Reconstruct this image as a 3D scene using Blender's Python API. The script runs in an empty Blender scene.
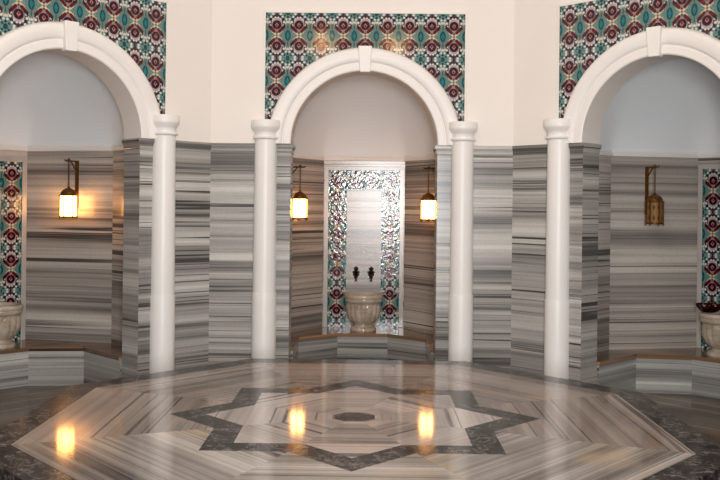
import bpy, bmesh, math, random
from mathutils import Vector, Matrix
random.seed(7)
C = bpy.context.scene.collection
PI = math.pi
A = 1.6                       # half width of the pale octagon on the platform, metres
W_ = 0.865*2.41421*A
ZS = 0.353                    # platform top above the floor, in units of A

# ------------------------------------------------------------------ camera
cam_data = bpy.data.cameras.new('camera')
cam = bpy.data.objects.new('camera', cam_data); C.objects.link(cam)
cam_data.lens = 44.55; cam_data.sensor_width = 36
cam_data.shift_y = -0.0472
cam_data.clip_start = 0.02
Mc = Matrix.Translation((0.035*A, -3.01*A, (0.71+ZS)*A)) @ Matrix.Rotation(0.008, 4, 'Z') @ Matrix.Rotation(PI/2, 4, 'X') @ Matrix.Rotation(0.011, 4, 'Z')
cam.matrix_world = Mc
bpy.context.scene.camera = cam

# ------------------------------------------------------------------ world, lights, exposure
sc = bpy.context.scene
w = bpy.data.worlds.new('world'); sc.world = w; w.use_nodes = True
w.node_tree.nodes['Background'].inputs[0].default_value = (0.95, 0.97, 1.0, 1)
w.node_tree.nodes['Background'].inputs[1].default_value = 0.6

def light(name, kind, loc, energy, col, size=0.1, target=None, size_y=None):
    d = bpy.data.lights.new(name, kind); d.energy = energy; d.color = col
    if kind == 'AREA':
        d.size = size
        if size_y: d.shape = 'RECTANGLE'; d.size_y = size_y
        else: d.shape = 'DISK'
    else:
        d.shadow_soft_size = size
    o = bpy.data.objects.new(name, d); C.objects.link(o); o.location = loc
    if target is not None:
        o.rotation_euler = (Vector(target) - Vector(loc)).to_track_quat('-Z', 'Y').to_euler()
    return o
# flash on the photographer's camera
light('camera_flash', 'AREA', (0.07*A, -3.05*A, (0.74+ZS)*A), 50, (1.0, 0.98, 0.97), 0.25, (0, 2.1*A, (0.95+ZS)*A))
# soft fill light added behind the camera to brighten the niches
light('niche_fill', 'AREA', (0.45, -W_-2.35, 1.9), 350, (0.96, 0.98, 1.0), 1.1, (0.0, 3.0, 1.9), 1.5)
# overhead area light added under the closed dome, standing in for unseen skylights
light('overhead_light', 'AREA', (0, -0.2*A, 5.0), 45, (0.98, 0.97, 0.98), 1.6, (0, -0.2*A, 0))
# warm bulbs hanging high over the middle of the room
light('warm_bulb', 'POINT', (-0.34*A, -0.1, (2.02+ZS)*A), 12, (1.0, 0.55, 0.22), 0.09)
light('warm_bulb', 'POINT', (0.25*A, -0.1, (2.00+ZS)*A), 12, (1.0, 0.55, 0.22), 0.09)
sc.view_settings.view_transform = 'Standard'
sc.view_settings.look = 'None'
sc.view_settings.exposure = -0.08
sc.view_settings.gamma = 1.0
sc.view_settings.use_curve_mapping = False

# ------------------------------------------------------------------ material helpers
def lin(c):
    f = lambda v: v/12.92 if v <= 0.04045 else ((v+0.055)/1.055)**2.4
    return tuple(f(v/255.0) for v in c) + (1.0,)

class G:
    """small wrapper for writing node graphs as expressions"""
    def __init__(s, name):
        s.m = bpy.data.materials.new(name); s.m.use_nodes = True
        s.t = s.m.node_tree; s.bsdf = s.t.nodes['Principled BSDF']
    def node(s, typ, **kw):
        n = s.t.nodes.new(typ)
        for k, v in kw.items(): setattr(n, k, v)
        return n
    def put(s, sock, v):
        if isinstance(v, E_): s.t.links.new(v.s, sock)
        elif isinstance(v, bpy.types.NodeSocket): s.t.links.new(v, sock)
        else: sock.default_value = v
    def math(s, op, *a):
        n = s.node('ShaderNodeMath', operation=op)
        for i, v in enumerate(a): s.put(n.inputs[i], v)
        return E_(s, n.outputs[0])
    def uv(s):
        n = s.node('ShaderNodeUVMap'); x = s.node('ShaderNodeSeparateXYZ')
        s.t.links.new(n.outputs[0], x.inputs[0])
        return E_(s, x.outputs[0]), E_(s, x.outputs[1])
    def obj(s):
        n = s.node('ShaderNodeTexCoord'); return n.outputs['Object']
    def vec(s, x, y, z=0.0):
        n = s.node('ShaderNodeCombineXYZ')
        for i, v in enumerate((x, y, z)): s.put(n.inputs[i], v)
        return n.outputs[0]
    def noise(s, vec, scale=1.0, detail=3.0, rough=0.5):
        n = s.node('ShaderNodeTexNoise')
        if vec is not None: s.put(n.inputs['Vector'], vec)
        n.inputs['Scale'].default_value = scale; n.inputs['Detail'].default_value = detail
        n.inputs['Roughness'].default_value = rough
        return E_(s, n.outputs[0])
    def ramp(s, f, stops, interp='LINEAR'):
        n = s.node('ShaderNodeValToRGB'); s.put(n.inputs[0], f)
        n.color_ramp.interpolation = interp
        e = n.color_ramp.elements
        while len(e) < len(stops): e.new(0.5)
        for i, (p, c) in enumerate(stops): e[i].position = p; e[i].color = c
        return n.outputs[0]
    def mix(s, f, a, b):
        n = s.node('ShaderNodeMix', data_type='RGBA')
        s.put(n.inputs[0], f); s.put(n.inputs[6], a); s.put(n.inputs[7], b)
        return n.outputs[2]
    def smooth(s, v, lo, hi, a=0.0, b=1.0):
        n = s.node('ShaderNodeMapRange', interpolation_type='SMOOTHSTEP')
        s.put(n.inputs[0], v)
        n.inputs[1].default_value = lo; n.inputs[2].default_value = hi
        n.inputs[3].default_value = a; n.inputs[4].default_value = b
        return E_(s, n.outputs[0])
    def bump(s, h, strength, dist=0.01):
        n = s.node('ShaderNodeBump'); n.inputs['Strength'].default_value = strength
        n.inputs['Distance'].default_value = dist
        s.put(n.inputs['Height'], h); s.t.links.new(n.outputs[0], s.bsdf.inputs['Normal'])
    def done(s, col, rough=0.5, metal=0.0, spec=0.5, coat=0.0):
        s.put(s.bsdf.inputs['Base Color'], col); s.put(s.bsdf.inputs['Roughness'], rough)
        s.bsdf.inputs['Metallic'].default_value = metal
        s.bsdf.inputs['Specular IOR Level'].default_value = spec
        s.bsdf.inputs['Coat Weight'].default_value = coat
        return s.m
class E_:
    def __init__(s, g, sock): s.g = g; s.s = sock
    def __add__(s, o): return s.g.math('ADD', s, o)
    __radd__ = __add__
    def __sub__(s, o): return s.g.math('SUBTRACT', s, o)
    def __rsub__(s, o): return s.g.math('SUBTRACT', o, s)
    def __mul__(s, o): return s.g.math('MULTIPLY', s, o)
    __rmul__ = __mul__
    def __truediv__(s, o): return s.g.math('DIVIDE', s, o)
    def abs(s): return s.g.math('ABSOLUTE', s)

def stripe_marble(name, light_c, mid_c, dark_c, line_c, rough=0.14, freq=1.0, amount=1.0, spec=0.5, warm=None, lo=0.36, hi=0.62):
    g = G(name); u, v = g.uv()
    wob = g.noise(g.vec(u*0.7, v*1.5), 1.0, 2.0) - 0.5
    v2 = v + wob*0.022
    n1 = g.noise(g.vec(u*0.07, v2*4.6*freq), 1.0, 4.0, 0.6)
    n2 = g.noise(g.vec(u*0.10 + 31.0, v2*17.0*freq), 1.0, 3.0, 0.6)
    n3 = g.noise(g.vec(u*0.2 + 77.0, v2*70.0*freq), 1.0, 2.0, 0.5)
    t = n1*0.62 + n2*0.28 + n3*0.10
    col = g.ramp(t, [(lo, lin(light_c)), ((lo+hi)/2, lin(mid_c)), (hi, lin(dark_c))])
    ridge = (g.noise(g.vec(u*0.05 + 13.0, v2*9.0*freq), 1.0, 2.0, 0.5) - 0.5).abs()
    lines = g.smooth(ridge, 0.004, 0.022, 1.0, 0.0) * g.smooth(g.noise(g.vec(u*0.2+5.0, v*1.7), 1.0, 1.0), 0.38, 0.55) * amount
    col = g.mix(lines, col, lin(line_c))
    if warm:
        bl = g.smooth(g.noise(g.vec(u*1.3+3.0, v*2.6), 1.0, 2.0), 0.55, 0.75) * 0.6
        col = g.mix(bl, col, lin(warm))
    speck = g.noise(g.obj(), 38.0, 3.0) 
    col = g.mix((speck-0.45)*0.35, col, lin(dark_c))
    return g.done(col, rough, spec=spec)

M = {}
M['wall_marble'] = stripe_marble('striped_grey_marble', (206,201,194), (161,157,151), (90,87,85), (70,67,66), rough=0.22, lo=0.38, hi=0.61)
M['niche_marble'] = stripe_marble('striped_niche_marble', (206,198,187), (168,159,150), (96,90,86), (70,66,64), rough=0.20, lo=0.39, hi=0.60, freq=0.9)
M['bench_marble'] = stripe_marble('striped_bench_marble', (205,203,196), (160,158,153), (90,89,88), (66,65,66), rough=0.2, freq=1.1)
M['slab_marble'] = stripe_marble('striped_slab_marble', (196,189,180), (158,150,142), (98,93,89), (72,68,66), rough=0.24, freq=0.9, lo=0.38, hi=0.61)
M['seat_marble'] = stripe_marble('lamp_tinted_bench_marble', (168,132,96), (134,102,74), (88,68,52), (60,48,40), rough=0.16)  # bench marble browned: warm reflection of the lamp-lit walls put into its colour
M['floor_marble'] = stripe_marble('brown_grey_floor_marble', (150,126,102), (100,82,66), (50,42,36), (34,29,26), rough=0.14, spec=0.35)
M['front_marble'] = stripe_marble('cream_striped_platform_marble', (184,177,168), (146,138,130), (84,78,74), (52,48,48), rough=0.085, freq=1.0, warm=(186,162,128), lo=0.39, hi=0.585)
M['back_marble'] = stripe_marble('pinkish_platform_marble', (160,147,137), (132,119,110), (96,86,80), (72,65,62), rough=0.085, freq=0.9, warm=(178,148,122), lo=0.38, hi=0.64)
M['star_marble'] = stripe_marble('pale_pink_star_marble', (182,171,163), (152,141,134), (112,103,98), (84,78,76), rough=0.07, freq=0.7, warm=(196,166,146), lo=0.40, hi=0.66)

def mottled(name, a, b, c, rough=0.14, scale=9.0, spec=0.3):
    g = G(name); o = g.obj()
    n = g.noise(o, scale, 5.0, 0.7); k = g.noise(o, scale*3.1, 3.0, 0.6)
    col = g.ramp(n*0.6 + k*0.4, [(0.38, lin(a)), (0.52, lin(b)), (0.70, lin(c))])
    veins = g.smooth((g.noise(o, scale*0.5, 4.0, 0.6) - 0.5).abs(), 0.0, 0.015, 0.6, 0.0)
    col = g.mix(veins, col, lin(c))
    return g.done(col, rough, spec=spec)
M['granite'] = mottled('dark_mottled_stone', (16,14,14), (46,42,41), (128,120,114), rough=0.14, scale=13.0, spec=0.15)
M['granite_brown'] = mottled('dark_brown_mottled_stone', (30,24,20), (62,50,40), (120,98,78), scale=14.0)

g = G('cream_plaster')
n = g.noise(g.obj(), 1.3, 4.0); M['plaster'] = g.done(g.mix(n, lin((238,230,222)), lin((232,224,216))), 0.62, spec=0.3)
g = G('white_niche_plaster')
n = g.noise(g.obj(), 1.7, 4.0); M['niche_plaster'] = g.done(g.mix(n, lin((238,240,241)), lin((231,233,234))), 0.6, spec=0.3)
g = G('white_column_stone')
n = g.noise(g.obj(), 3.0, 4.0); M['column'] = g.done(g.mix(n, lin((240,236,231)), lin((231,226,221))), 0.38, spec=0.4)
g = G('white_arch_stone')
n = g.noise(g.obj(), 2.0, 4.0); M['arch'] = g.done(g.mix(n, lin((240,235,229)), lin((232,226,220))), 0.42, spec=0.4)
g = G('frame_marble')
n = g.noise(g.obj(), 6.0, 4.0); M['frame'] = g.done(g.mix(n, lin((196,188,180)), lin((168,160,154))), 0.22)
g = G('basin_marble')
n = g.noise(g.obj(), 7.0, 5.0, 0.6); M['basin'] = g.done(g.ramp(n, [(0.35, lin((202,189,172))), (0.6, lin((176,159,138))), (0.75, lin((146,128,106)))]), 0.16)
g = G('aged_brass')
n = g.noise(g.obj(), 40.0, 4.0); M['brass'] = g.done(g.mix(n, lin((150,104,48)), lin((92,60,26))), 0.42, metal=0.85)
g = G('dark_bronze')
n = g.noise(g.obj(), 50.0, 4.0); M['bronze'] = g.done(g.mix(n, lin((52,38,32)), lin((28,20,18))), 0.3, metal=0.7)
g = G('dark_copper')
n = g.noise(g.obj(), 30.0, 4.0); M['copper'] = g.done(g.mix(n, lin((84,42,34)), lin((44,24,22))), 0.25, metal=0.8)
g = G('glowing_glass')
g.done(lin((255,235,190)), 0.3)
zz = g.node('ShaderNodeSeparateXYZ'); g.t.links.new(g.obj(), zz.inputs[0])
glow = g.noise(g.obj(), 30.0, 2.0)
g.bsdf.inputs['Emission Color'].default_value = (1.0, 0.43, 0.11, 1)
g.put(g.bsdf.inputs['Emission Strength'], glow*18.0 + 13.0)
M['glow'] = g.m
# unlit lantern: amber glass cut with a pierced brass pattern
g = G('amber_pierced_glass')
u, v = g.uv()
du = ((u*10.0).g.math('FRACT', u*10.0) - 0.5).abs(); dv = (g.math('FRACT', v*10.0) - 0.5).abs()
hole = g.smooth(du + dv, 0.28, 0.34, 1.0, 0.0)
M['amber'] = g.done(g.mix(hole, lin((140,98,44)), lin((70,46,20))), 0.6, metal=0.1)

# patterned tile: one cell wide, 2.05 cells between mirrored pairs; uv in cells
def tile_material(name, bstr, rough, spec=0.5):
    g = G(name); u, v = g.uv()
    P = 2.05
    X = (g.math('FRACT', u) - 0.5).abs()                 # 0 on the flower axis, .5 between columns
    Y = (g.math('FRACT', v/P) - 0.5).abs()*P             # 0 between a facing pair of flowers
    wob = (g.noise(g.vec(u*7.0, v*7.0), 1.0, 2.0) - 0.5)*0.02
    X = X + wob
    S = 0.018
    def inside(d): return g.smooth(d, -S, S, 1.0, 0.0)
    def circ(cx, cy, r): 
        return inside(g.math('SQRT', (X-cx)*(X-cx) + (Y-cy)*(Y-cy)) - r)
    def ell(cx, cy, rx, ry):
        a = (X-cx)/rx; b = (Y-cy)/ry
        return g.smooth(a*a + b*b, 0.8, 1.2, 1.0, 0.0)
    def dia(cx, cy, rx, ry):
        return g.smooth((X-cx).abs()/rx + (Y-cy).abs()/ry, 0.85, 1.15, 1.0, 0.0)
    def seg(x0, y0, x1, y1, r):
        dx, dy = x1-x0, y1-y0; L = dx*dx+dy*dy
        t = ((X-x0)*dx + (Y-y0)*dy)/L
        c = g.node('ShaderNodeClamp'); g.put(c.inputs[0], t); t = E_(g, c.outputs[0])
        ex = X - x0 - t*dx; ey = Y - y0 - t*dy
        return inside(g.math('SQRT', ex*ex + ey*ey) - r)
    teal = lin((74,118,112)); dteal = lin((10,66,72)); navy = lin((18,24,40)); white = lin((206,202,196))
    maroon = lin((46,6,18)); red = lin((88,16,24)); pink = lin((176,116,120)); cream = lin((208,190,166)); turq = lin((24,112,118))
    k = g.noise(g.vec(u*16.0, v*16.0), 1.0, 1.0)
    col = g.mix(g.smooth(k, 0.42, 0.60), teal, lin((118,140,132)))
    L = []
    # lace at the far side of each flower
    L += [(ell(0.0, 0.62, 0.37, 0.36), lin((62,66,76))),
          (circ(0.16, 0.70, 0.075), white), (circ(0.33, 0.60, 0.055), white), (circ(0.30, 0.45, 0.05), white), (circ(0.06, 0.80, 0.05), white),
          (circ(0.26, 0.84, 0.05), white), (circ(0.42, 0.74, 0.045), white), (circ(0.17, 0.97, 0.06), white), (circ(0.50, 0.60, 0.05), white),
          (circ(0.27, 0.72, 0.062), navy), (circ(0.13, 0.86, 0.045), navy), (circ(0.36, 0.90, 0.05), dteal), (circ(0.5, 0.83, 0.05), navy),
          (circ(0.40, 0.52, 0.04), navy), (circ(0.0, 0.88, 0.06), red), (circ(0.0, 0.99, 0.045), maroon), (circ(0.5, 1.0, 0.09), dteal)]
    # medallion between the columns
    L += [(dia(0.5, 0.0, 0.26, 0.56), lin((92,122,116))), (ell(0.5, 0.0, 0.13, 0.25), dteal), (dia(0.5, 0.0, 0.085, 0.19), turq),
          (seg(0.5, 0.30, 0.5, 0.46, 0.02), dteal)]
    # vines and leaves
    L += [(seg(0.0, 0.0, 0.20, 0.17, 0.04), cream), (seg(0.20, 0.17, 0.27, 0.30, 0.03), cream), (seg(0.36, 0.40, 0.44, 0.66, 0.022), cream),
          (seg(0.07, 0.17, 0.05, 0.26, 0.035), pink), (seg(0.12, 0.18, 0.33, 0.38, 0.07), red), (seg(0.26, 0.34, 0.36, 0.47, 0.04), maroon),
          (circ(0.0, 0.0, 0.055), lin((128,110,70))), (circ(0.0, 0.12, 0.04), red)]
    L += [(ell(0.0, 0.52, 0.235, 0.25), lin((168,150,152))), (circ(0.0, 0.48, 0.205), maroon), (dia(0.0, 0.47, 0.085, 0.11), pink), (dia(0.0, 0.45, 0.045, 0.07), red)]
    for m, c in L: col = g.mix(m, col, c)
    g.bump(g.noise(g.vec(u*5.0, v*5.0), 1.0, 2.0), bstr, 0.012)
    return g.done(col, rough, spec=spec)
M['tile'] = tile_material('floral_border_tile', 0.26, 0.09, 0.3)
M['mural_tile'] = tile_material('floral_mural_tile', 0.05, 0.13)

# ------------------------------------------------------------------ mesh helpers
class MB:
    def __init__(s): s.v = []; s.f = []; s.uv = []; s.mi = []; s.sm = []
    def poly(s, pts, uvs=None, mi=0, smooth=False):
        i = len(s.v); s.v += [tuple(p) for p in pts]; s.f.append(list(range(i, i+len(pts))))
        s.uv.append(uvs or [(0, 0)]*len(pts)); s.mi.append(mi); s.sm.append(smooth)
    def build(s, name, mat, parent=None, loc=None, rot=0.0, merge=True, bevel=0.0):
        me = bpy.data.meshes.new(name); me.from_pydata(s.v, [], s.f)
        for m in (mat if isinstance(mat, (list, tuple)) else [mat]): me.materials.append(m)
        ul = me.uv_layers.new(name='UVMap')
        k = 0
        for pi, p in enumerate(me.polygons):
            p.material_index = s.mi[pi]; p.use_smooth = s.sm[pi]
            for j in range(p.loop_total): ul.data[p.loop_start+j].uv = s.uv[pi][j]
        bm = bmesh.new(); bm.from_mesh(me)
        if merge: bmesh.ops.remove_doubles(bm, verts=bm.verts, dist=1e-5)
        bmesh.ops.recalc_face_normals(bm, faces=bm.faces)
        bm.to_mesh(me); bm.free()
        if any(s.sm): me.set_sharp_from_angle(angle=0.75)
        o = bpy.data.objects.new(name, me); C.objects.link(o)
        if parent: o.parent = parent
        if loc is not None: o.location = loc
        o.rotation_euler = (0, 0, rot)
        if bevel:
            b = o.modifiers.new('bevel', 'BEVEL'); b.width = bevel; b.segments = 2; b.limit_method = 'ANGLE'; b.angle_limit = 0.6
            b.harden_normals = False
        return o

def prism(mb, plan, z0, z1, off=None, mi=0, closed=True, caps=True, smooth=False):
    """vertical prism over plan (list of x,y); stripes run level round it"""
    n = len(plan)
    for i in range(n if closed else n-1):
        a, b = plan[i], plan[(i+1) % n]
        L = math.dist(a, b); du, dv = (random.uniform(0, 40), random.uniform(0, 40)) if off is None else off
        mb.poly([(*a, z0), (*b, z0), (*b, z1), (*a, z1)], [(du, z0+dv), (du+L, z0+dv), (du+L, z1+dv), (du, z1+dv)], mi, smooth)
    if caps:
        du, dv = random.uniform(0, 40), random.uniform(0, 40)
        for z in (z0, z1): mb.poly([(*p, z) for p in plan], [(p[0]+du, p[1]+dv) for p in plan], mi)

def box(mb, x0, x1, y0, y1, z0, z1, mi=0):
    prism(mb, [(x0, y0), (x1, y0), (x1, y1), (x0, y1)], z0, z1, mi=mi)

def lathe(mb, prof, n=32, c=(0, 0), mod=None, mi=0, cap0=True, cap1=True, smooth=True):
    R = []
    for r, z in prof:
        R.append([(c[0]+(r*(mod(2*PI*k/n, r, z) if mod else 1))*math.cos(2*PI*k/n), c[1]+(r*(mod(2*PI*k/n, r, z) if mod else 1))*math.sin(2*PI*k/n), z) for k in range(n)])
    for i in range(len(R)-1):
        for k in range(n):
            q = (k+1) % n
            u0, u1 = k/n, (k+1)/n
            mb.poly([R[i][k], R[i][q], R[i+1][q], R[i+1][k]], [(u0, prof[i][1]), (u1, prof[i][1]), (u1, prof[i+1][1]), (u0, prof[i+1][1])], mi, smooth)
    if cap0: mb.poly(R[0][::-1], None, mi)
    if cap1: mb.poly(R[-1], None, mi)

def tube(mb, pts, r, n=8, mi=0, closed=False):
    pts = [Vector(p) for p in pts]; rings = []
    N = len(pts)
    for i, p in enumerate(pts):
        if closed: d = pts[(i+1) % N] - pts[i-1]
        else: d = (pts[min(i+1, N-1)] - pts[max(i-1, 0)])
        d.normalize(); q = d.to_track_quat('Z', 'Y')
        rr = r[i] if isinstance(r, (list, tuple)) else r
        rings.append([p + q @ Vector((rr*math.cos(2*PI*k/n), rr*math.sin(2*PI*k/n), 0)) for k in range(n)])
    for i in range(N if closed else N-1):
        a, b = rings[i], rings[(i+1) % N]
        for k in range(n): mb.poly([a[k], a[(k+1) % n], b[(k+1) % n], b[k]], None, mi, True)
    if not closed: mb.poly(rings[0][::-1], None, mi); mb.poly(rings[-1], None, mi)

def offset_line(pl, d):
    """offset an open polyline to its left by d, mitred"""
    out = []; n = len(pl)
    P = [Vector(p) for p in pl]
    for i in range(n):
        ns = []
        if i > 0: e = (P[i]-P[i-1]).normalized(); ns.append(Vector((-e.y, e.x)))
        if i < n-1: e = (P[i+1]-P[i]).normalized(); ns.append(Vector((-e.y, e.x)))
        if len(ns) == 1: m = ns[0]
        else:
            m = (ns[0]+ns[1]).normalized(); m = m / max(0.3, m.dot(ns[0]))
        out.append(tuple(P[i] + m*d))
    return out

def sweep_mould(mb, pl, prof, mi=0):
    """moulding along polyline pl; prof = [(outward, z)...] outward is to the polyline's left"""
    lines = [(offset_line(pl, o), z) for o, z in prof]
    for i in range(len(pl)-1):
        du, dv = random.uniform(0, 40), random.uniform(0, 40)
        for k in range(len(prof)-1):
            (la, za), (lb, zb) = lines[k], lines[k+1]
            L = math.dist(pl[i], pl[i+1])
            mb.poly([(*la[i], za), (*la[i+1], za), (*lb[i+1], zb), (*lb[i], zb)], [(du, za+dv), (du+L, za+dv), (du+L, zb+dv), (du, zb+dv)], mi)
    for e in (0, len(pl)-1):
        mb.poly([(*l[e], z) for l, z in lines], None, mi)

def empty(name, loc=(0, 0, 0), rot=0.0):
    o = bpy.data.objects.new(name, None); C.objects.link(o); o.location = loc; o.rotation_euler = (0, 0, rot)
    o.empty_display_size = 0.1
    return o
def tag(o, label=None, cat=None, group=None, kind=None):
    if label: o['label'] = label
    if cat: o['category'] = cat
    if group: o['group'] = group
    if kind: o['kind'] = kind
    return o

# ------------------------------------------------------------------ dimensions (metres, floor at z = 0)
b = 0.865*A; W = b*2.41421; ra = 0.42*A; J = 0.165*A
zm = (1.062+ZS)*A; zt = (1.022+ZS)*A; zc = (1.193+ZS)*A; zp = (1.811+ZS)*A; HW = (2.4+ZS)*A
s2, n2 = 0.593*A, 0.596*A; wb, nb = 0.281*A, 1.078*A
f1, g1, f2, g2 = 0.165*A, 0.774*A, 0.408*A, 0.576*A; bh = (ZS-0.129)*A
PT = 0.57*A; RO = 0.555*A; CELL = 2*PT/9
t225 = math.tan(PI/8)

SX = {0: 0.014*A, -1: -0.012*A, 1: 0.010*A}             # each niche sits slightly off the middle of its wall
def face_frame(k):
    """k = 0 back, -1 left of it, 1 right of it ... : location of face centre on the floor and rotation"""
    th = -k*PI/4
    n = Vector((math.sin(-th), math.cos(th), 0)) if True else None
    d = SX.get(k, 0.0)
    return (W*math.sin(k*PI/4) + d*math.cos(th), W*math.cos(k*PI/4) + d*math.sin(th), 0), th
def to_world(k, x, y, z=0):
    loc, th = face_frame(k)
    return (loc[0] + x*math.cos(th) - y*math.sin(th), loc[1] + x*math.sin(th) + y*math.cos(th), z)

SIDE = {0: 'back', -1: 'left', 1: 'right', -2: 'far_left', 2: 'far_right', -3: 'near_left', 3: 'near_right'}

# ------------------------------------------------------------------ floor
mb = MB()
R8 = (W+0.0)/math.cos(PI/8)
octo = lambda r: [(r*math.cos(PI/8+i*PI/4), r*math.sin(PI/8+i*PI/4)) for i in range(8)]
mb2 = MB()
def floor_poly(mbx, pts, ang=0.0, off=None, z=0.0, mi=0):
    du, dv = off or (random.uniform(0, 40), random.uniform(0, 40))
    ca, sa = math.cos(ang), math.sin(ang)
    mbx.poly([(p[0], p[1], z) for p in pts], [(p[0]*ca+p[1]*sa+du, -p[0]*sa+p[1]*ca+dv) for p in pts], mi)
ro, ri = R8, R8*(W-0.27*A)/W
rw = R8*(W-0.06*A)/W
floor_poly(mb, octo(ri), 0.0)
for i in range(8):
    a0, a1 = PI/8+i*PI/4, PI/8+(i+1)*PI/4
    q = lambda r, a: (r*math.cos(a), r*math.sin(a))
    floor_poly(mb, [q(ri, a0), q(ri, a1), q(rw, a1), q(rw, a0)], 0, mi=1)
    floor_poly(mb, [q(rw, a0), q(rw, a1), q(ro, a1), q(ro, a0)], (a0+a1)/2+PI/2)
for k in (-1, 0, 1):                                      # floors of the three niches
    loc, th = face_frame(k)
    pl = [(-ra-0.15, 0), (ra+0.15, 0), (s2, J), (s2, n2), (wb, nb), (-wb, nb), (-s2, n2), (-s2, J)]
    floor_poly(mb, [to_world(k, *p)[:2] for p in pl], th)
floor_poly(mb, [(-b, -W), (b, -W), (b, -W-2.4), (-b, -W-2.4)], 0)   # passage the photographer stands in
fl = mb.build('floor', [M['floor_marble'], M['granite_brown']], merge=True)
for p in fl.data.polygons:
    if p.normal.z < 0: p.flip()
tag(fl, 'brown-grey striped marble floor around the raised platform', 'floor', kind='structure')

# ------------------------------------------------------------------ walls with niches
def arch_pts(r, n=40, z0=zm):
    return [(r*math.cos(PI*i/n), z0 + r*math.sin(PI*i/n)) for i in range(n+1)]

def niche_wall(k):
    loc, th = face_frame(k)
    root = MB()
    dx = SX[k]; bL, bR = b + dx, b - dx; bjL, bjR = bL + J*t225, bR + J*t225
    # plaster above the wainscot, front and back skins and the soffit of the arch
    ap = arch_pts(ra)
    for y, b2 in ((0, (bL, bR)), (J, (bjL, bjR))):
        def edge(p):                       # ray from arch centre to the wall outline
            dx, dz = p[0], p[1]-zm
            tx = b2[1 if dx > 0 else 0]/abs(dx) if abs(dx) > 1e-6 else 1e9
            tz = (HW-zm)/dz if dz > 1e-6 else 1e9
            t = min(tx, tz); return (dx*t, zm+dz*t)
        for i in range(len(ap)-1):
            e0, e1 = edge(ap[i]), edge(ap[i+1])
            pts = [ap[i], e0]; bb = b2[1 if ap[i][0] + ap[i+1][0] > 0 else 0]
            if abs(abs(e0[0])-bb) < 1e-6 and abs(e1[1]-HW) < 1e-6 and abs(e0[1]-HW) > 1e-6: pts.append((math.copysign(bb, e0[0]), HW))
            if abs(e0[1]-HW) < 1e-6 and abs(abs(e1[0])-bb) < 1e-6 and abs(e1[1]-HW) > 1e-6: pts.append((math.copysign(bb, e1[0]), HW))
            pts += [e1, ap[i+1]]
            root.poly([(p[0], y, p[1]) for p in pts])
    for i in range(len(ap)-1):
        root.poly([(ap[i][0], 0, ap[i][1]), (ap[i+1][0], 0, ap[i+1][1]), (ap[i+1][0], J, ap[i+1][1]), (ap[i][0], J, ap[i][1])], None, 0, True)
    root.poly([(-bL, 0, HW), (bR, 0, HW), (bjR, J, HW), (-bjL, J, HW)])
    wall = root.build('wall_'+SIDE[k], M['plaster'], None, loc, th)
    tag(wall, None, None, kind='structure')
    # marble piers under the arch springing
    for sg in (-1, 1):
        mb = MB()
        S = lambda x, y: (sg*x, y)
        b_, bj = (bR, bjR) if sg > 0 else (bL, bjL)
        cc = 0.56*A
        prism(mb, [S(ra, 0), S(cc, 0), S(cc, J), S(ra, J)], 0, zm)
        prism(mb, [S(cc+0.0015, 0), S(b_, 0), S(bj, J), S(cc+0.0015, J)], 0, zm)
        o = mb.build('marble_wainscot', M['wall_marble'], wall)
        # cap moulding along front and jamb
        mc = MB()
        pl = [S(b_, 0), S(ra, 0), S(ra, J)]
        if sg > 0: prof = [(0.0, zm-0.085), (0.006, zm-0.08), (0.010, zm-0.05), (0.024, zm-0.03), (0.026, zm-0.012), (0.018, zm), (0.0, zm+0.001)]
        else: prof = [(0.0, zm-0.085), (0.006, zm-0.08), (0.010, zm-0.05), (0.024, zm-0.03), (0.026, zm-0.012), (0.018, zm), (0.0, zm+0.001)]
        # outward is to the left of travel: for sg>0 travelling -x, left is -y (into the room)
        if sg < 0: prof = [(-o_, z_) for o_, z_ in prof]
        # jamb has the bold roll, the room face only a slim band
        sweep_mould(mc, pl, prof)
        mc.build('cap_moulding', M['wall_marble'], wall)
    # niche inner walls
    pl = [(-s2, J), (-s2, n2), (-wb, nb), (wb, nb), (s2, n2), (s2, J)]
    outer = offset_line(pl, 0.05)
    mb = MB()
    for i in range(5):
        a, c, d, e = pl[i], pl[i+1], outer[i+1], outer[i]
        prism(mb, [a, c, d, e], 0, zt+0.01)
    mb.build('niche_wainscot', M['niche_marble'], wall)
    for sg in (-1, 1):                    # return between pier and side wall
        pass
    mt = MB()
    pr = [(0.0, zt), (-0.022, zt+0.004), (-0.026, zt+0.03), (-0.014, zt+0.045), (-0.012, zt+0.062), (0.03, zt+0.063)]
    sweep_mould(mt, pl, pr)
    mt.build('niche_cornice', M['arch'], wall)
    # half dome of the niche
    md = MB(); N = 48; zz0 = zt+0.06
    seglen = [math.dist(pl[i], pl[i+1]) for i in range(5)]; T = sum(seglen)
    base = []
    for j in range(N+1):
        d = T*j/N; i = 0
        while i < 4 and d > seglen[i]: d -= seglen[i]; i += 1
        f = d/seglen[i]; base.append((pl[i][0]+(pl[i+1][0]-pl[i][0])*f, pl[i][1]+(pl[i+1][1]-pl[i][1])*f))
    rings = []
    K = 16; Hd = 0.64*A
    for r in range(K+1):
        t = r/K*PI/2; cth, sth = math.cos(t), math.sin(t); bl = min(1, 2.2*math.sin(t))
        ring = []
        for j, (x, y) in enumerate(base):
            an = PI - math.atan2(y-J, x); an2 = PI*j/N
            a_ = PI - math.atan2((y-J)/(nb-J), x/s2)
            ex, ey = -s2*math.cos(a_), J+(nb-J)*math.sin(a_)
            px, py = x*(1-bl)+ex*bl, y*(1-bl)+ey*bl
            ring.append((px*cth, J+(py-J)*cth, zz0+Hd*sth))
        rings.append(ring)
    for r in range(K):
        for j in range(N):
            q = [rings[r][j], rings[r][j+1], rings[r+1][j+1], rings[r+1][j]]
            if r == K-1: q = q[:3]
            md.poly(q, None, 0, True)
    md.build('niche_vault', M['niche_plaster'], wall)
    return wall
walls = {k: niche_wall(k) for k in (-1, 0, 1)}

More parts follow.
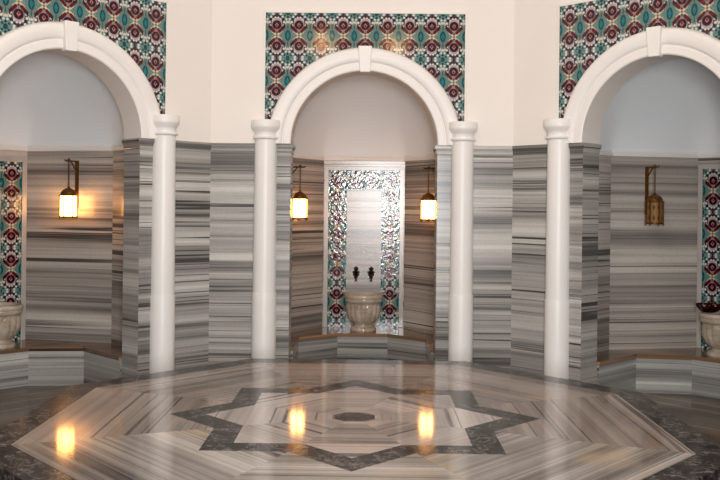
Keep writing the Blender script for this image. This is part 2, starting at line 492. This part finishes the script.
def plain_wall(k):
    loc, th = face_frame(k)
    mb = MB(); bj = b + J*t225
    prism(mb, [(-b, 0), (b, 0), (bj, J), (-bj, J)], zm, HW)
    o = mb.build('wall_'+SIDE[k], M['plaster'], None, loc, th)
    tag(o, kind='structure')
    mb = MB(); prism(mb, [(-b, 0), (0, 0), (0, J), (-bj, J)], 0, zm); prism(mb, [(0.001, 0), (b, 0), (bj, J), (0.001, J)], 0, zm)
    mb.build('marble_wainscot', M['wall_marble'], o)
for k in (-3, -2, 2, 3): plain_wall(k)
# ceiling dome
mb = MB(); prev = None
for r in range(9):
    t = r/8*PI/2; q = [(R8*1.02*math.cos(t)*math.cos(PI/8+i*PI/4), R8*1.02*math.cos(t)*math.sin(PI/8+i*PI/4), HW + 1.5*math.sin(t)) for i in range(8)]
    if prev:
        for i in range(8):
            f = [prev[i], prev[(i+1) % 8], q[(i+1) % 8], q[i]]
            mb.poly(f if r < 8 else f[:3])
    prev = q
tag(mb.build('ceiling', M['plaster']), kind='structure')

# ------------------------------------------------------------------ arches, keystones, tile panels
WHERE = {0: 'the central niche', -1: 'the left niche', 1: 'the right niche'}
for k in (-1, 0, 1):
    loc, th = face_frame(k)
    e = empty('arch_surround', (loc[0], loc[1], zm), th); e.location = loc
    tag(e, {0: 'white moulded round arch over the central niche, below the full tile panel',
            -1: 'white moulded round arch over the left niche, cut by the left photo edge',
            1: 'white moulded round arch over the right niche, cut by the right photo edge'}[k], 'arch', 'white arches over the niches')
    prof = [(0.0, 0.0), (0.0, 0.022), (0.010, 0.030), (0.062, 0.030), (0.070, 0.024), (0.078, 0.024), (0.086, 0.036), (0.10, 0.046), (0.165, 0.050), (0.19, 0.046), (0.205, 0.034), (0.212, 0.018), (0.213, 0.0)]
    mb = MB(); N = 64
    rows = [[((ra+o)*math.cos(PI*i/N), -d, zm+(ra+o)*math.sin(PI*i/N)) for o, d in prof] for i in range(N+1)]
    for i in range(N):
        for j in range(len(prof)-1):
            mb.poly([rows[i][j], rows[i+1][j], rows[i+1][j+1], rows[i][j+1]], None, 0, True)
    for i in (0, N): mb.poly(rows[i])
    o = mb.build('archivolt', M['arch'], e)
    md = o.modifiers.new('edge', 'EDGE_SPLIT'); md.split_angle = 0.6
    mb = MB()
    z0, z1 = zm+ra-0.018, zm+ra+0.218
    x0, x1 = 0.046, 0.062
    prs = [(x0, z0), (x1, z1)]
    F = [(-x0, -0.075, z0), (x0, -0.075, z0), (x1, -0.085, z1), (-x1, -0.085, z1)]
    Bk = [(-x0, 0.0, z0), (x0, 0.0, z0), (x1, 0.0, z1), (-x1, 0.0, z1)]
    mb.poly(F); mb.poly(Bk)
    for i in range(4): mb.poly([F[i], F[(i+1) % 4], Bk[(i+1) % 4], Bk[i]])
    mb.build('keystone', M['arch'], e, bevel=0.006)
    # tile panel
    e = empty('tile_mural', loc, th)
    tag(e, {0: 'floral glazed tile panel with square top above the central arch',
            -1: 'floral glazed tile panel above the left arch, cut by the photo edges',
            1: 'floral glazed tile panel above the right arch, cut by the photo edges'}[k], 'tile mural', 'tile murals above the arches')
    mb = MB(); d = -0.006
    def uvt(p): return ((p[0]+PT)/CELL, (p[2]-zp)/CELL)
    zb = zm + 0.02*A
    N = 48; a0 = math.asin((zb-zm)/(RO))
    ap = [(RO*math.cos(a0+(PI-2*a0)*i/N), zm+RO*math.sin(a0+(PI-2*a0)*i/N)) for i in range(N+1)]
    for i in range(N):
        (xa, za), (xb, zb_) = ap[i], ap[i+1]
        def out(x, z):
            # straight up to the top of the panel
            return (x, zp)
        pts = [(xa, d, za), (xb, d, zb_), (xb, d, zp), (xa, d, zp)]
        mb.poly(pts, [uvt(p) for p in pts])
    for sg in (-1, 1):
        xa = sg*ap[0][0]
        pts = [(xa, d, ap[0][1]), (sg*PT, d, ap[0][1]), (sg*PT, d, zp), (xa, d, zp)]
        mb.poly(pts, [uvt(p) for p in pts])
    o = mb.build('glazed_tiles', M['mural_tile'], e)
    so = o.modifiers.new('thickness', 'SOLIDIFY'); so.thickness = 0.005; so.offset = 0
    # plain raised plaster fillet round the panel
    mb = MB(); fw = 0.022
    box(mb, -PT-fw, -PT, -0.014, 0.0, zc-0.01, zp+fw); box(mb, PT, PT+fw, -0.014, 0.0, zc-0.01, zp+fw)
    box(mb, -PT, PT, -0.014, 0.0, zp, zp+fw)
    mb.build('plaster_fillet', M['plaster'], e, bevel=0.004)

# ------------------------------------------------------------------ columns
def make_column():
    e = empty('column')
    mb = MB()
    zj = (-0.04+ZS)*A*1.0 + 0.40
    R0, R1 = 0.066*A, 0.0625*A
    lathe(mb, [(R0*1.05, 0.0), (R0*1.05, zj-0.004), (R0*1.045, zj)], 40)
    mb.build('lower_drum', M['column'], e)
    mb = MB()
    lathe(mb, [(R0, zj), (R0*0.99, zj+0.5), (R1, zc-0.175)], 40)
    mb.build('shaft', M['column'], e)
    mb = MB()
    r = R1
    lathe(mb, [(r, zc-0.176), (r+0.017, zc-0.170), (r+0.021, zc-0.160), (r+0.017, zc-0.150), (r+0.003, zc-0.146), (r+0.003, zc-0.112),
               (r+0.008, zc-0.106), (r+0.018, zc-0.094), (r+0.028, zc-0.076), (r+0.034, zc-0.066), (r+0.035, zc-0.06), (r+0.035, zc-0.012), (r+0.031, zc-0.002), (r+0.026, zc)], 40)
    o = mb.build('capital', M['column'], e)
    md = o.modifiers.new('edge', 'EDGE_SPLIT'); md.split_angle = 0.9
    return e
def copy_tree(o, parent=None):
    c = o.copy(); C.objects.link(c)
    if parent: c.parent = parent
    for ch in list(o.children): copy_tree(ch, c)
    return c
col0 = make_column(); used = False
for k, sg, lab in ((-1, 1, 'white round column right of the left niche, beside the lit lantern there'),
                   (0, -1, 'white round column on the left side of the central niche'),
                   (0, 1, 'white round column on the right side of the central niche'),
                   (1, -1, 'white round column left of the right niche with the unlit lantern')):
    c = copy_tree(col0) if used else col0; used = True
    c.location = to_world(k, sg*0.562*A, -0.01*A); tag(c, lab, 'column', 'white columns flanking the niches')

# ------------------------------------------------------------------ tile surround and inner panel in each niche
for k in (-1, 0, 1):
    loc = to_world(k, 0, nb); th = -k*PI/4
    e = empty('tile_surround', loc, th)
    tag(e, {0: 'floral tile border framing a striped marble slab behind the central basin',
            -1: 'strip of floral tile border in the left niche at the photo edge',
            1: 'strip of floral tile border in the right niche at the photo edge'}[k], 'tile border', 'tile borders at the backs of the niches')
    hw = 0.247*A; bw = CELL; ztop = (0.967-0.012+ZS)*A; zb = bh
    mb = MB(); y = -0.008
    def T(x0, x1, z0, z1, horiz=False):
        def uvq(x, z):
            if horiz: return ((ztop - z)/bw, (x)/CELL)      # not used
            return ((x+hw)/bw, (z-ztop)/bw)
        pts = [(x0, y, z0), (x1, y, z0), (x1, y, z1), (x0, y, z1)]
        mb.poly(pts, [uvq(p[0], p[2]) for p in pts])
    T(-hw, -hw+bw, zb, ztop)
    pts = [(hw-bw, y, zb), (hw, y, zb), (hw, y, ztop), (hw-bw, y, ztop)]
    mb.poly(pts, [((p[0]-hw)/bw, (p[2]-ztop)/bw) for p in pts])
    cw = (2*hw-2*bw)/2
    pts = [(-hw+bw, y, ztop-bw*1.02), (hw-bw, y, ztop-bw*1.02), (hw-bw, y, ztop), (-hw+bw, y, ztop)]
    mb.poly(pts, [((p[0]+hw-bw)/cw, (p[2]-ztop)/bw) for p in pts])
    o = mb.build('tile_border', M['tile'], e, merge=False)
    so = o.modifiers.new('thickness', 'SOLIDIFY'); so.thickness = 0.006; so.offset = 0
    mb = MB(); du, dv = random.uniform(0, 40), random.uniform(0, 40)
    x0, x1, z0, z1 = -hw+bw, hw-bw, zb, ztop-bw*1.02
    prism(mb, [(x0, -0.012), (x1, -0.012), (x1, -0.0005), (x0, -0.0005)], z0, z1)
    mb.build('marble_slab', M['slab_marble'], e)
    mb = MB(); fw = 0.047
    box(mb, -hw-fw, -hw, -0.02, 0, zb, ztop+fw); box(mb, hw, hw+fw if hw+fw < wb else wb-0.001, -0.02, 0, zb, ztop+fw); box(mb, -hw, hw, -0.02, 0, ztop, ztop+fw)
    mb.build('stone_frame', M['frame'], e, bevel=0.004)

# ------------------------------------------------------------------ benches
for k in (-1, 0, 1):
    loc, th = face_frame(k)
    e = empty('bench', loc, th)
    tag(e, {0: 'low striped marble bench wrapping round the central niche under the lanterns',
            -1: 'low striped marble bench wrapping round the left niche',
            1: 'low striped marble bench wrapping round the right niche'}[k], 'bench', 'marble benches in the niches')
    gap = 0.002
    inner = [(-s2+gap, J+gap), (-s2+gap, n2), (-wb+0.001, nb-gap), (wb-0.001, nb-gap), (s2-gap, n2), (s2-gap, J+gap)]
    front = [(-f2, J+gap), (-f2, g2), (-f1, g1), (f1, g1), (f2, g2), (f2, J+gap)]
    mb = MB()
    for i in range(5):
        prism(mb, [front[i], front[i+1], inner[i+1], inner[i]], 0, bh-0.035, caps=False)
    mb.build('front_slab', M['bench_marble'], e, merge=True)
    mb = MB()
    fr2 = offset_line(front, -0.012)
    for i in range(5):
        prism(mb, [fr2[i], fr2[i+1], inner[i+1], inner[i]], bh-0.035, bh)
    mb.build('seat_slab', M['seat_marble'], e)

# ------------------------------------------------------------------ raised platform
e = empty('platform', (0, 0, 0))
tag(e, 'raised octagonal marble platform with a dark inlaid star in the middle of the room', 'platform')
zt_ = ZS*A
c_, d_ = 0.412*A, 0.450*A
V = [(d_, A), (-d_, A), (-A, c_), (-A, -c_), (-d_, -A), (d_, -A), (A, -c_), (A, c_)]     # anticlockwise from the back right
bw = 0.105*A
def offs(P, d):
    out = []; n = len(P)
    for i in range(n):
        p0, p1, p2 = Vector(P[i-1]), Vector(P[i]), Vector(P[(i+1) % n])
        e1, e2 = (p1-p0).normalized(), (p2-p1).normalized()
        m = (Vector((e1.y, -e1.x)) + Vector((e2.y, -e2.x))).normalized()
        out.append(tuple(p1 + m*d/m.dot(Vector((e1.y, -e1.x)))))
    return out
Vo = offs(V, bw)
mb = MB(); prism(mb, offs(V, bw-0.05), 0, zt_-0.06, caps=False); mb.build('base', M['bench_marble'], e)
mb = MB()
for i in range(8):
    j = (i+1) % 8
    a, c, d, f = V[i], V[j], Vo[j], Vo[i]
    prism(mb, [a, c, d, f], zt_-0.06, zt_)
mb.build('dark_border', M['granite'], e, bevel=0.003)
# star outline: eight points
Rs = 0.628*A; Rin = Rs*math.cos(PI/4)/math.cos(PI/8)
def star(r):
    rin = r*math.cos(PI/4)/math.cos(PI/8)
    return [((r if i % 2 == 0 else rin)*math.cos(i*PI/8), (r if i % 2 == 0 else rin)*math.sin(i*PI/8)) for i in range(16)]
So, Si = star(Rs), star(Rs-0.125*A)
# outer field: eight sectors whose stripes follow the edge; each is bounded by the star outline
mb = MB()
top = zt_
def fp(pts, ang, mi):
    du, dv = random.uniform(0, 60), random.uniform(0, 60)
    ca, sa = math.cos(ang), math.sin(ang)
    mb.poly([(p[0], p[1], top) for p in pts], [(p[0]*ca+p[1]*sa+du, -p[0]*sa+p[1]*ca+dv) for p in pts], mi)
for i in range(8):
    j = (i+1) % 8
    a0 = math.degrees(math.atan2(V[i][1], V[i][0])) % 360
    # vertex i lies near angle 67.5+45i, an inner corner of the star (odd index)
    ki = (3 + 2*i) % 16; k1, k2 = (ki+1) % 16, (ki+2) % 16
    ang = math.atan2(V[j][1]-V[i][1], V[j][0]-V[i][0])
    front = V[i][1]+V[j][1] < -0.2
    fp([V[i], V[j], So[k2], So[k1], So[ki]], ang, 0 if front else 1)
o = mb.build('octagon_field', [M['front_marble'], M['back_marble']], e, merge=False)
mb = MB()
for i in range(16):
    j = (i+1) % 16
    mb.poly([(*So[i], top), (*So[j], top), (*Si[j], top), (*Si[i], top)])
mb.build('star_inlay', M['granite'], e, merge=False)
# medallion and the field inside the star
mr = 0.074*A; my = -0.01*A
med = [(mr*math.cos(PI/8+i*PI/4), my+mr*0.95*math.sin(PI/8+i*PI/4)) for i in range(8)]
mb = MB()
mid = [(0.30*A*math.cos(PI/8+i*PI/4), 0.30*A*math.sin(PI/8+i*PI/4)) for i in range(8)]
for i in range(8):
    # ring from medallion to mid octagon
    j = (i+1) % 8
    ang = math.atan2(mid[j][1]-mid[i][1], mid[j][0]-mid[i][0])
    fp([med[i], mid[i], mid[j], med[j]], ang, 0)
    ki = (1+2*i) % 16; k1, k2 = (ki+1) % 16, (ki+2) % 16
    fp([mid[i], Si[ki], Si[k1], Si[k2], mid[j]], ang, 0)
mb.build('star_field', M['star_marble'], e, merge=False)
mb = MB(); mb.poly([(*p, top) for p in med]); mb.build('centre_medallion', M['granite'], e)
for o in e.children:
    for p in o.data.polygons:
        if len(o.data.polygons) and o.name.split('.')[0] in ('octagon_field', 'star_inlay', 'star_field', 'centre_medallion') and p.normal.z < 0: p.flip()

# ------------------------------------------------------------------ basins
def make_basin():
    e = empty('wash_basin')
    flute = lambda a, r, z: 1 + (0.055*abs(math.cos(8*a)) - 0.03)*max(0.0, min(1.0, (z-0.09)/0.05))*max(0.0, min(1.0, (0.30-z)/0.05))
    mb = MB()
    lathe(mb, [(0.138, 0.0), (0.142, 0.012), (0.136, 0.030), (0.112, 0.042), (0.098, 0.055), (0.096, 0.07)], 48, cap1=False)
    mb.build('foot', M['basin'], e)
    mb = MB()
    prof = [(0.096, 0.07), (0.125, 0.085), (0.150, 0.115), (0.170, 0.16), (0.180, 0.21), (0.183, 0.26), (0.178, 0.295), (0.184, 0.305)]
    lathe(mb, prof, 96, mod=flute, cap0=False, cap1=False)
    lathe(mb, [(0.13, 0.10), (0.175, 0.20), (0.182, 0.34)], 48, cap1=False)
    fb = mb.build('fluted_bowl', M['basin'], e, merge=False)
    mb = MB()
    lathe(mb, [(0.184, 0.300), (0.196, 0.308), (0.202, 0.325), (0.200, 0.345), (0.207, 0.352), (0.209, 0.375), (0.203, 0.388), (0.190, 0.392), (0.180, 0.385), (0.178, 0.30)], 48, cap0=False, cap1=False)
    mb.build('rim', M['basin'], fb)
    return e
ba = make_basin(); used = False
for k, lab in ((0, 'fluted marble wash basin below two taps in the central niche'), (-1, 'fluted marble wash basin in the left niche, half outside the photo'), (1, 'fluted marble wash basin in the right niche under a dark metal bowl')):
    c = copy_tree(ba) if used else ba; used = True
    c.location = to_world(k, 0.004*A - k*0.045*A, nb-0.232-abs(k)*0.03*A, bh); c.rotation_euler = (0, 0, -k*PI/4)
    tag(c, lab, 'basin', 'marble wash basins')

# dark metal bath bowl on the right basin
e = empty('bath_bowl', Vector(to_world(1, -0.045*A-0.115, nb-0.262-0.03*A, bh+0.388)))
tag(e, 'dark copper bath bowl resting on the rim of the right basin', 'bowl')
mb = MB()
lathe(mb, [(0.035, 0.004), (0.05, 0.004), (0.085, 0.02), (0.106, 0.05), (0.110, 0.056), (0.104, 0.055), (0.082, 0.026), (0.045, 0.012)], 80, mod=lambda a, r, z: 1 + 0.05*math.cos(10*a)*(z > 0.04))
lathe(mb, [(0.100, 0.050), (0.112, 0.058), (0.116, 0.070), (0.110, 0.082), (0.102, 0.074)], 80, mod=lambda a, r, z: 1 + 0.06*math.cos(10*a), cap0=False, cap1=False)
mb.build('bowl_body', M['copper'], e)
# ------------------------------------------------------------------ taps
def make_tap():
    e = empty('tap')
    mb = MB()      # wall rose + body
    for x0, r in ((0.0, 0.0),):
        pass
    tube(mb, [(0, 0.012, 0), (0, -0.004, 0), (0, -0.010, 0)], [0.026, 0.026, 0.016], 16)
    tube(mb, [(0, -0.008, 0), (0, -0.05, 0), (0, -0.075, -0.005)], [0.014, 0.017, 0.013], 12)
    mb.build('body', M['bronze'], e)
    mb = MB()
    tube(mb, [(0, -0.060, 0.0), (0, -0.085, -0.010), (0, -0.098, -0.035), (0, -0.098, -0.066)], [0.014, 0.014, 0.012, 0.015], 12)
    mb.build('spout', M['bronze'], e)
    mb = MB()
    lathe(mb, [(0.010, 0.008), (0.020, 0.014), (0.025, 0.026), (0.018, 0.038), (0.009, 0.044), (0.014, 0.050), (0.020, 0.060), (0.016, 0.072), (0.006, 0.080), (0.001, 0.084)], 16, (0, -0.045))
    tube(mb, [(-0.030, -0.045, 0.026), (0.030, -0.045, 0.026)], [0.007, 0.007], 8)
    mb.build('handle', M['bronze'], e)
    return e
tp = make_tap()
for i, (x, lab) in enumerate(((-0.050*A, 'dark bronze tap above the central basin, left of the pair'), (0.054*A, 'dark bronze tap above the central basin, right of the pair'))):
    c = tp if i == 0 else copy_tree(tp)
    c.scale = (1.4, 1.0, 1.05)
    c.location = to_world(0, x, nb-0.0265, (0.238+ZS)*A); tag(c, lab, 'tap', 'taps over the central basin')

# ------------------------------------------------------------------ lanterns
def make_lantern(lit, side):
    """origin: middle of the glass; wall plane is at y = +D; bracket on the wall behind"""
    e = empty('wall_lantern'); D = 0.155
    R = 0.080; hz = 0.102
    mat = M['brass']
    mb = MB()
    bx = 0.0
    box(mb, bx-0.018, bx+0.018, D-0.010, D, -0.02, 0.440)
    tube(mb, [(bx, D-0.005, 0.430), (bx, D*0.5, 0.432), (bx, -0.055, 0.430), (bx, -0.075, 0.440)], [0.009, 0.008, 0.008, 0.004], 8)
    tube(mb, [(bx, D-0.005, 0.33), (bx, D*0.6, 0.375), (bx, D*0.25, 0.427)], [0.006, 0.006, 0.006], 8)
    lathe(mb, [(0.004, 0.433), (0.014, 0.439), (0.012, 0.451), (0.002, 0.457)], 12, (0, 0))
    br = mb.build('bracket', mat, e)
    mb = MB(); z = 0.424; i = 0
    while z > 0.185:
        pts = []
        for q in range(10):
            a = 2*PI*q/10; dx, dz = 0.007*math.cos(a), 0.012*math.sin(a)
            pts.append((dx, 0, z+dz) if i % 2 == 0 else (0, dx, z+dz))
        tube(mb, pts, 0.0026, 6, closed=True); z -= 0.0175; i += 1
    mb.build('chain', mat, br, merge=False)
    mb = MB()
    lathe(mb, [(R+0.008, hz-0.004), (R+0.010, hz+0.004), (R*0.93, hz+0.012), (R*0.86, hz+0.030), (R*0.68, hz+0.050), (R*0.42, hz+0.064), (R*0.2, hz+0.070), (0.010, hz+0.076), (0.012, hz+0.084), (0.004, hz+0.090)], 24)
    mb.build('domed_cap', mat, e)
    mb = MB()
    for q in range(6):
        a = 2*PI*q/6 + PI/6; x, y = R*math.cos(a), R*math.sin(a)
        tube(mb, [(x, y, -hz), (x, y, hz)], 0.0055, 6)
        lathe(mb, [(0.003, -hz-0.022), (0.008, -hz-0.016), (0.008, -hz-0.008), (0.005, -hz)], 8, (x, y))
    fr = mb.build('frame', mat, e, merge=False)
    mb = MB()
    lathe(mb, [(R-0.02, -hz-0.006), (R+0.006, -hz-0.006), (R+0.008, -hz+0.006), (R-0.004, -hz+0.010)], 24)
    mb.build('base_ring', mat, e)
    mb = MB()
    lathe(mb, [(R-0.007, -hz+0.008), (R-0.007, hz-0.005)], 24, mod=lambda a, r, z: 1.0)
    mb.build('glass', M['glow'] if lit else M['amber'], fr)
    return e
lit = make_lantern(True, 1); un = make_lantern(False, 1)
sw, nw = 0.475*A, (1.078-(0.475-0.281)*1.545)*A       # point on the slanted niche wall
DS = {(-1, 1): -0.010, (0, -1): 0.022, (0, 1): 0.024, (1, -1): -0.008}
used = False
nx, ny = -0.84, -0.543
for k, sg, src, lab in ((-1, 1, lit, 'glowing brass wall lantern in the left niche'),
                        (0, -1, None, 'glowing brass wall lantern left of the basin in the central niche'),
                        (0, 1, None, 'glowing brass wall lantern right of the basin in the central niche'),
                        (1, -1, un, 'unlit brass wall lantern on the marble of the right niche')):
    c = src if src is not None else copy_tree(lit)
    D = 0.155
    ds = DS[(k, sg)]*A
    x, y = sg*(sw + ds + nx*D), nw - ds*1.545 + ny*D
    c.location = to_world(k, x, y, (0.690+ZS)*A)
    # lantern's +y must point at the wall: outward normal of the slanted wall
    ang = math.atan2(-ny, -nx*sg) - PI/2
    c.rotation_euler = (0, 0, ang - k*PI/4)
    tag(c, lab, 'lantern', 'brass wall lanterns')
